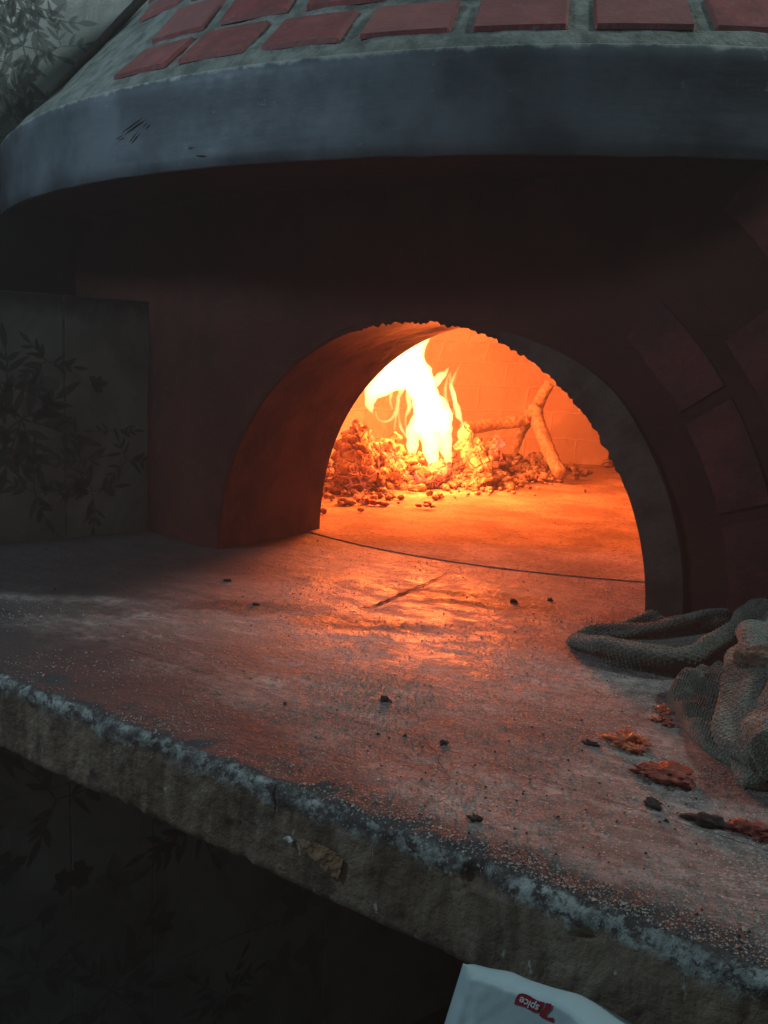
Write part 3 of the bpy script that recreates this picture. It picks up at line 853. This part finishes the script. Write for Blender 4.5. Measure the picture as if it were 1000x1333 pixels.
log([(636,632),(620,600),(610,576),(603,556)], (17,22,17,9), 1.74, 1.80, MAT['ash'], 'burnt_log', 'tall ash covered log end leaning to the right of the flames', 15, .007, 34)
log([(620,622),(634,610),(645,585),(650,570)], (12,16,13,7), 1.86, 1.9, MAT['emberhot'], 'glowing_coal', 'red glowing lump between the leaning log and the forked branch', 18, .007, 40, 'coal')
# forked branch
br = thing('forked_branch', onz(735, 614), 'pale forked branch propped above the ash at the right of the fire', 'branch')
DB = 1.98
def limb(px, D, name, seed, amp=.0020):
    bm = bmesh.new(); pts = [far(x, y, d) for (x, y, r), d in zip(px, D)]
    tube(bm, pts, [p[2]*.98*DB/FPX for p in px], 20, 1., amp, 110, seed, 10); return obj(name, bm, MAT['bark'], br)
limb([(715,499,7.0),(711,506,7.6),(703,522,8),(697,537,10),(703,556,9),(712,580,9),(722,602,8.5),(731,618,8)], [2.0,2.0,2.0,1.99,1.96,1.93,1.89,1.85], 'stem', 1)
limb([(700,530,10),(688,543,10),(668,549,8.5),(645,552,7.5),(622,556,7.5),(604,555,6)], [1.98,1.98,1.96,1.94,1.9,1.86], 'side_branch', 2)
limb([(690,545,7),(682,556,7),(675,572,6.5),(668,590,6)], [2.0,2.02,2.04,2.05], 'twig', 3)
random.seed(31)
for (x, y, r, lb) in ((455,656,.014,'dark flake of charcoal nearest the left jamb'),(492,657,.012,'dark curled charcoal flake second from the left jamb'),(553,661,.011,'small dark charcoal flake at the front of the hearth below the flames')):
    bm = bmesh.new(); c = onz(x, y, .0035)
    for k in range(5): rock(bm, c+Vector((random.uniform(-.01,.01), random.uniform(-.008,.008), random.uniform(.001,.007))), r*random.uniform(.35,.6), x+k, (1.2,.9,.55), .6, 2)
    tag(obj('charcoal_flake', bm, MAT['bark'] if x == 455 else MAT['crust']), lb, 'charcoal', 'charcoal flakes on the hearth')

# ------------------------------------------------------------------ crumbs on the counter
random.seed(77)
def grains(n, r0, r1, mat, name, label, reg, z=0.0002):
    V, F = [], []
    k = 0
    while k < n:
        x, y = random.uniform(-.42,.62), random.uniform(-.52,.16)
        if y < edge_y(x)+.004 or (y > -.0 and abs(x) > W2): continue
        d = reg(x, y) * (0.5+fbm((x,y,0), 11, 3))
        if random.random() > d: continue
        r = random.uniform(r0, r1)*(2 if random.random() < .03 else 1); a = random.uniform(0,6.28)
        b = len(V); h = r*random.uniform(.5,1.1)
        for j in range(3): V.append((x+r*math.cos(a+j*2.09)*random.uniform(.6,1.3), y+r*math.sin(a+j*2.09)*random.uniform(.6,1.3), z))
        V.append((x, y, z+h)); F += [(b,b+1,b+3),(b+1,b+2,b+3),(b+2,b,b+3)]; k += 1
    me = bpy.data.meshes.new(name); me.from_pydata(V, [], F); me.update(); me.materials.append(mat)
    o = bpy.data.objects.new(name, me); col.objects.link(o); tag(o, label, 'crumbs', None, 'stuff')
grains(30000, .0003, .0008, MAT['grain'], 'meal_grains', 'pale meal grains sprinkled over the counter top', lambda x, y: (0 if y > -.162+.505*x and x < -.1 else .12)+1.3*max(0, min(1, (x+.05)*2.4))*max(0, min(1, (-y-.06)*3.2))*max(0, .35+1.6*fbm((x,y,3), 7, 5)))
grains(900, .0004, .0011, MAT['char'], 'soot_grit', 'dark soot grit scattered over the counter top', lambda x, y: .4+.8*max(0, min(1, x*3)))
for i, (x, y, r, sq, lb) in enumerate(((502,911,.0042,(1,.7,.8),'small black crumb alone in the middle of the counter'),
        (920,1069,.0075,(1.5,.7,.4),'long black crumb near the right edge of the counter'),
        (850,1047,.0048,(1.3,.8,.5),'dark crumb just below the red brown crust'),
        (668,783,.0038,(1,.8,.7),'tiny black crumb left of the towel tip near the mouth'),
        (716,781,.0030,(1,.8,.7),'tiny black crumb closest to the right jamb'),
        (663,784,.0030,(1,.8,.6),None),(618,1065,.0036,(1.2,.9,.5),'dark crumb near the front edge of the counter'),
        (770,968,.0036,(1.6,.7,.5),'dark crumb just left of the orange sauce scrap'),(578,967,.0034,(1,.9,.5),'dark crumb below the lone middle crumb'),
        (333,787,.0030,(1,.8,.7),'black crumb at the left of the counter'),(296,756,.0032,(1.4,.8,.6),'black crumb in front of the left jamb'))):
    if lb is None: continue
    bm = bmesh.new(); rock(bm, onz(x, y, r*.2), r*.8, i+40, sq, .9, 3)
    tag(obj('burnt_crumb', bm, MAT['char'], None), lb, 'crumb', 'burnt crumbs on the counter')
def scrap(x, y, mats, parts, lb, seed):
    bm = bmesh.new(); random.seed(seed)
    for k, (dx, dy, r, sq) in enumerate(parts): rock(bm, onz(x+dx, y+dy, r*.3), r*.85, seed+k, sq, .95, 4, 2.2, k % len(mats))
    tag(obj('food_scrap', bm, mats), lb, 'food scrap', 'food scraps beside the towel')
scrap(820,966,[MAT['pepper'],MAT['pepper']], [(0,0,.008,(1.2,.8,.7)),(-12,-4,.005,(1.8,.6,.5)),(10,2,.006,(1,1,.8)),(4,8,.006,(1.2,.8,.6)),(-2,-6,.005,(1,1,1)),(14,8,.004,(1,1,.6))], 'crumpled bright orange red scrap, largest and brightest by the towel', 60)
scrap(860,1006,[MAT['crust'],MAT['crust']], [(16,2,.010,(1.4,1,.35)),(0,2,.008,(1.3,.9,.4)),(-18,-2,.006,(1.6,.7,.6)),(28,6,.005,(1,1,.4)),(4,9,.004,(1.3,.8,.6))], 'flat dark red brown crust below the orange scrap', 80)
scrap(985,1081,[MAT['crust'],MAT['crust']], [(0,0,.008,(1.5,.8,.4)),(-10,-5,.005,(1,1,.5)),(9,6,.006,(1.3,.8,.4))], 'reddish scrap at the right edge of the counter', 95)
scrap(863,926,[MAT['pepper'],MAT['crust']], [(0,0,.0045,(1,.8,1)),(2,9,.004,(1,1,.6)),(-8,10,.0035,(1,1,.6)),(8,16,.004,(1,1,.5))], 'tiny orange scrap tucked beside the towel', 110)

# ------------------------------------------------------------------ towel
def loops(u, v):          # staggered rows of terry loops, u across and v along, in metres
    P = .0035; r = v/(P*.92); row = math.floor(r); q = u/P + (.5 if row % 2 else 0)
    a = math.sin(math.pi*(q-math.floor(q))); b = math.sin(math.pi*(r-row))
    k = .5+.8*nz((math.floor(q)*.7, row*.7, 0), 1, 3)
    return .0017*math.sqrt(max(0, a*b))*(.8+.5*k)
def roll(bm, px, flat=.8, seed=0, lobes=3, terry=True):
    """a rolled strand of towel, creased along its length and covered in loops"""
    P = [onz(x, y, z) for x, y, z, r in px]; Rr = [r for *_, r in px]; n = len(P)
    def cr(a, b, c, d, t): return .5*((2*b)+(c-a)*t+(2*a-5*b+4*c-d)*t*t+(3*b-a-3*c+d)*t**3)
    Q, W = [], []
    for i in range(n-1):
        a, b, c, d = P[max(i-1,0)], P[i], P[i+1], P[min(i+2,n-1)]; m = max(4, int((c-b).length/.00075))
        for k in range(m):
            t = k/m; Q.append(cr(a,b,c,d,t)); s_ = t*t*(3-2*t); W.append(Rr[i]*(1-s_)+Rr[i+1]*s_)
    N = None; L = 0.; prev = None; seg = 104
    for i, q in enumerate(Q):
        j = min(i+3, len(Q)-1); h = max(i-3, 0); T = (Q[j]-Q[h]).normalized()
        if i: L += (q-Q[i-1]).length
        if N is None: N = Vector((0,0,1)) - T*T.z; N.normalize()
        else: N = (N - T*N.dot(T)).normalized()
        B = T.cross(N); ring = []
        endk = min(1, (i+1)/9, (len(Q)-i)/9)**.5
        for s_ in range(seg):
            a = 2*math.pi*s_/seg
            ph = lobes*a + L*38 + 2.5*nz((L*22, seed, 0), 1, seed)
            cre = 1 + .16*math.cos(ph) - .16*max(0, math.cos(ph*.5+seed))**6 + .22*nz((math.cos(a)*1.1, math.sin(a)*1.1, L*30), 1, seed+5)
            w_ = W[i]*cre*endk
            o_ = loops(a*W[i], L) if terry else .0006*nz((a*6, L*900, 0), 1, 1)
            p = q + (N*math.cos(a)*flat + B*math.sin(a))*(w_+o_)
            p.z = max(p.z, .0006+.0004*math.sin(a*9))
            ring.append(bm.verts.new(p))
        if prev:
            for s_ in range(seg): bm.faces.new((prev[s_], prev[(s_+1)%seg], ring[(s_+1)%seg], ring[s_]))
        prev = ring
def sheet(bm, A, B, zf, seed, nu=230, nv=300):
    """a flat lying part of the towel between two outlines, rumpled, with a turned edge all round"""
    def ev(L, t):
        k = t*(len(L)-1); i = min(int(k), len(L)-2); f = k-i
        a, b, c, d = [Vector((*L[max(0,min(len(L)-1,j))],0)) for j in (i-1,i,i+1,i+2)]
        return .5*((2*b)+(c-a)*f+(2*a-5*b+4*c-d)*f*f+(3*b-a-3*c+d)*f**3)
    rows = []
    for j in range(nv+1):
        a, b = ev(A, j/nv), ev(B, j/nv); row = []; wa, wb = onz(a.x, a.y, 0), onz(b.x, b.y, 0); wd = (wb-wa).length
        for i in range(nu+1):
            t = i/nu; p = wa.lerp(wb, t)
            e = min(1, t*wd/.007, (1-t)*wd/.007, j/nv*14, (1-j/nv)*14)
            z = zf(t, j/nv)*math.sqrt(max(0, 1-(1-e)**2))
            z += e*(.0045*fbm((p.x, p.y*1.6, 0), 26, seed, 3)+.0030*math.sin((p.x*.6+p.y)*300+4*nz(p, 18, seed))*.5)
            z += e*loops(t*wd, j/nv*.16)
            row.append(bm.verts.new((p.x, p.y, max(.0008, z))))
        rows.append(row)
    for r0, r1 in zip(rows, rows[1:]): strip(bm, r0, r1)
def towel():
    bm = bmesh.new()
    roll(bm, [(744,832,.003,.003),(757,838,.006,.007),(790,847,.008,.0115),(845,858,.009,.0125),(890,861,.010,.0125),(930,850,.011,.013),(955,832,.015,.013),(975,812,.022,.013),(1005,790,.026,.014),(1050,770,.02,.015)], .85, 1)
    roll(bm, [(746,829,.003,.003),(775,826,.006,.008),(820,824,.008,.009),(860,820,.009,.010),(900,810,.010,.011),(940,806,.011,.011),(985,802,.012,.012),(1040,800,.012,.012)], .75, 2)
    roll(bm, [(758,833,.002,.004),(785,835,.002,.011),(830,838,.002,.013),(880,836,.002,.013),(930,830,.002,.010)], .28, 3, 2)
    roll(bm, [(812,812,.003,.003),(850,803,.005,.007),(890,798,.007,.008),(930,798,.008,.009),(985,792,.01,.012)], .7, 4)
    roll(bm, [(1010,815,.03,.013),(992,840,.034,.016),(985,870,.032,.016),(982,900,.026,.017),(978,935,.018,.018),(986,975,.012,.018),(1015,1010,.010,.018)], .8, 5, 4)
    roll(bm, [(1020,830,.03,.02),(1040,880,.03,.024),(1040,940,.025,.026),(1050,1000,.02,.026)], .9, 6)
    sheet(bm, [(866,912),(884,938),(900,962),(926,984),(958,1002),(1000,1022),(1050,1040)], [(880,902),(915,896),(950,892),(985,900),(1010,930),(1040,960),(1070,1000)],
          lambda t, v: .006+.012*min(1, t*1.6), 7)
    t = thing('towel', onz(930, 870), 'dirty grey green terry towel twisted in a heap at the right of the counter', 'towel')
    obj('cloth', bm, MAT['terry'], t)
    bm = bmesh.new()
    roll(bm, [(966,862,.036,.007),(978,864,.038,.0115),(1000,868,.040,.0135),(1030,872,.04,.014)], .9, 9, 5, True)
    o2 = obj('hem', bm, MAT['band'], t); o2['label'] = 'frayed brown hem wrapped round the towel'
towel()

# ------------------------------------------------------------------ paper sack in front of the slab
sack = thing('paper_sack', (.24, -.53, -.40), 'pale waxed paper sack with small red 7spice label below the counter edge', 'sack')
SN = Vector((-.25, -1, .28)).normalized(); SP = Vector((.24, -.512, -.11))
def sk(x, y, o=0.): return onp(x, y, SN, SP + SN*o)
topc = [(603,1254),(625,1262),(650,1268),(668,1277),(700,1288),(730,1296),(755,1312),(775,1328),(800,1346),(840,1362)]
def topy(x):
    for a, b in zip(topc, topc[1:]):
        if a[0] <= x <= b[0]: return a[1]+(b[1]-a[1])*(x-a[0])/(b[0]-a[0])
    return topc[-1][1] if x > 840 else topc[0][1]
bm = bmesh.new(); G, Gb = [], []
NX, NY = 60, 50
for i in range(NX+1):
    x0 = 603+237*i/NX; A, B = [], []
    for j in range(NY+1):
        t = j/NY; y = topy(x0)+ (1750-topy(x0))*t**1.3
        x = x0 - (y-topy(x0))*.31*(1-i/NX) 
        e = min(i, NX-i)/NX
        p = sk(x, y); o_ = .004+.0035*fbm((x*.02,y*.008,0), 1, 3) + .005*abs(fbm((x*.02+y*.012,y*.012,4), 1, 6, 3)) + .006*min(1, t*3)
        o_ = .006+(o_-.006)*min(1, max(0, math.hypot((x-697)/60, (y-1315)/50)-.55)*1.2)
        A.append(bm.verts.new(p+SN*(o_*(min(1,e*10)*min(1,t*30))))); B.append(bm.verts.new(p-SN*(.006+.05*min(1,t*4)*min(1,e*6))*(1 if 0 < i < NX and j > 0 else .0)))
    G.append(A); Gb.append(B)
for A, B in zip(G, G[1:]): strip(bm, A, B)
for A, B in zip(Gb, Gb[1:]): strip(bm, B, A)
for A, B in ((G[0], Gb[0]), (Gb[-1], G[-1])): strip(bm, B, A)
for i in range(NX): bm.faces.new((G[i][0], G[i+1][0], Gb[i+1][0], Gb[i][0]))
bmesh.ops.remove_doubles(bm, verts=bm.verts, dist=1e-5)
obj('sack_body', bm, MAT['bag'], sack)
def flatshape(px, mat, name, off, parent):
    bm = bmesh.new(); vs = [bm.verts.new(sk(x, y, off)) for x, y in px]; f = bm.faces.new(vs)
    return obj(name, bm, mat, parent, False)
cp = lambda a, b: (570+a/4.545, 1230+b/4.545)
LO = .0064
tab = flatshape([cp(*q) for q in ((452,352),(458,325),(468,303),(482,290),(500,287),(520,291),(545,302),(575,321),(600,334),(632,341),(622,365),(602,401),(580,402),(560,396),(535,380),(510,367),(480,358))], MAT['red'], 'label_tab', LO, sack)
seven = flatshape([cp(*q) for q in ((640,344),(674,350),(670,378),(655,395),(640,410),(633,424),(655,430),(686,432),(684,461),(650,446),(618,430),(598,419),(606,404),(622,385),(634,368))], MAT['red'], 'label_numeral', LO+.0002, sack)
cu = bpy.data.curves.new('spice', 'FONT'); cu.body = 'spice'; cu.align_x = 'CENTER'; cu.align_y = 'CENTER'; cu.size = 1; cu.offset = .02
to = bpy.data.objects.new('tmp_text', cu); col.objects.link(to)
bpy.context.view_layer.update(); dg = bpy.context.evaluated_depsgraph_get()
me = bpy.data.meshes.new_from_object(to.evaluated_get(dg)); bpy.data.objects.remove(to)
xs_ = [v.co.x for v in me.vertices]; ys_ = [v.co.y for v in me.vertices]; wx = max(xs_)-min(xs_); mx, my = (max(xs_)+min(xs_))/2, (max(ys_)+min(ys_))/2
L0, L1 = cp(598, 372), cp(486, 318)      # reads from right to left: the sack stands upside down
ux, uy = L1[0]-L0[0], L1[1]-L0[1]; ln = math.hypot(ux, uy); ux /= ln; uy /= ln
for v in me.vertices:
    a = (v.co.x-mx)/wx*ln; b = (v.co.y-my)/wx*ln*1.05
    v.co = sk((L0[0]+L1[0])/2 + a*ux + b*uy, (L0[1]+L1[1])/2 + a*uy - b*ux, LO+.0006)
me.materials.clear(); me.materials.append(MAT['wht'])
so = bpy.data.objects.new('label_lettering', me); col.objects.link(so); so.parent = sack; so.location = -Vector(sack.location)

# ------------------------------------------------------------------ light
w = bpy.data.worlds.new('World'); sc.world = w; w.use_nodes = True
w.node_tree.nodes['Background'].inputs[0].default_value = (.6,.8,.8,1); w.node_tree.nodes['Background'].inputs[1].default_value = .075
def lamp(name, kind, loc, color, power, size=None, aim=None):
    d = bpy.data.lights.new(name, kind); d.energy = power; d.color = color
    if kind == 'AREA': d.shape = 'DISK'; d.size = size
    else: d.shadow_soft_size = size
    o = bpy.data.objects.new(name, d); col.objects.link(o); o.location = loc
    if aim is not None: o.rotation_euler = (Vector(aim)-Vector(loc)).to_track_quat('-Z', 'Y').to_euler()
    return o
FC = (1, .15, .026)
lamp('fire_light', 'POINT', far(560, 530, DF-.14), FC, 23, .08)
lamp('fire_light', 'POINT', far(525, 480, DF-.08), FC, 8, .07)
lamp('ember_light', 'POINT', far(520, 610, DF-.16), (1,.12,.02), 1.2, .05)
lamp('room_lamp', 'AREA', (-.80,-.95,1.0), (.60,.84,1.0), 6.0, .22, (-.1,-.2,.2))
lamp('ceiling_lamp', 'AREA', (1.60,.53,1.72), (.74,.93,.95), 18, .25, (0,-.1,.2))

bm = bmesh.new(); box(bm, (-1.6,-2.6,-1.96), (2.6,2.4,2.3))
hm = bpy.data.materials.new('smoky_air'); hm.use_nodes = True; ht = hm.node_tree; ht.nodes.remove(ht.nodes['Principled BSDF'])
pv = ht.nodes.new('ShaderNodeVolumePrincipled'); pv.inputs['Density'].default_value = .045; pv.inputs['Color'].default_value = (.9,.9,.9,1); pv.inputs['Anisotropy'].default_value = .2
ht.links.new(pv.outputs[0], ht.nodes['Material Output'].inputs['Volume'])
tag(obj('haze', bm, hm, None, False), 'thin smoky air around the oven mouth', None, None, 'stuff')
vs_ = sc.view_settings
sc.display_settings.display_device = 'sRGB'
vs_.view_transform = 'Standard'; vs_.look = 'None'; vs_.gamma = 1; vs_.exposure = 0.15; vs_.use_curve_mapping = False
sc.cycles.use_denoising = True
sc.cycles.max_bounces = 8; sc.cycles.diffuse_bounces = 5; sc.cycles.volume_bounces = 0
sc.cycles.sample_clamp_indirect = 4
sc.cycles.caustics_reflective = False; sc.cycles.caustics_refractive = False
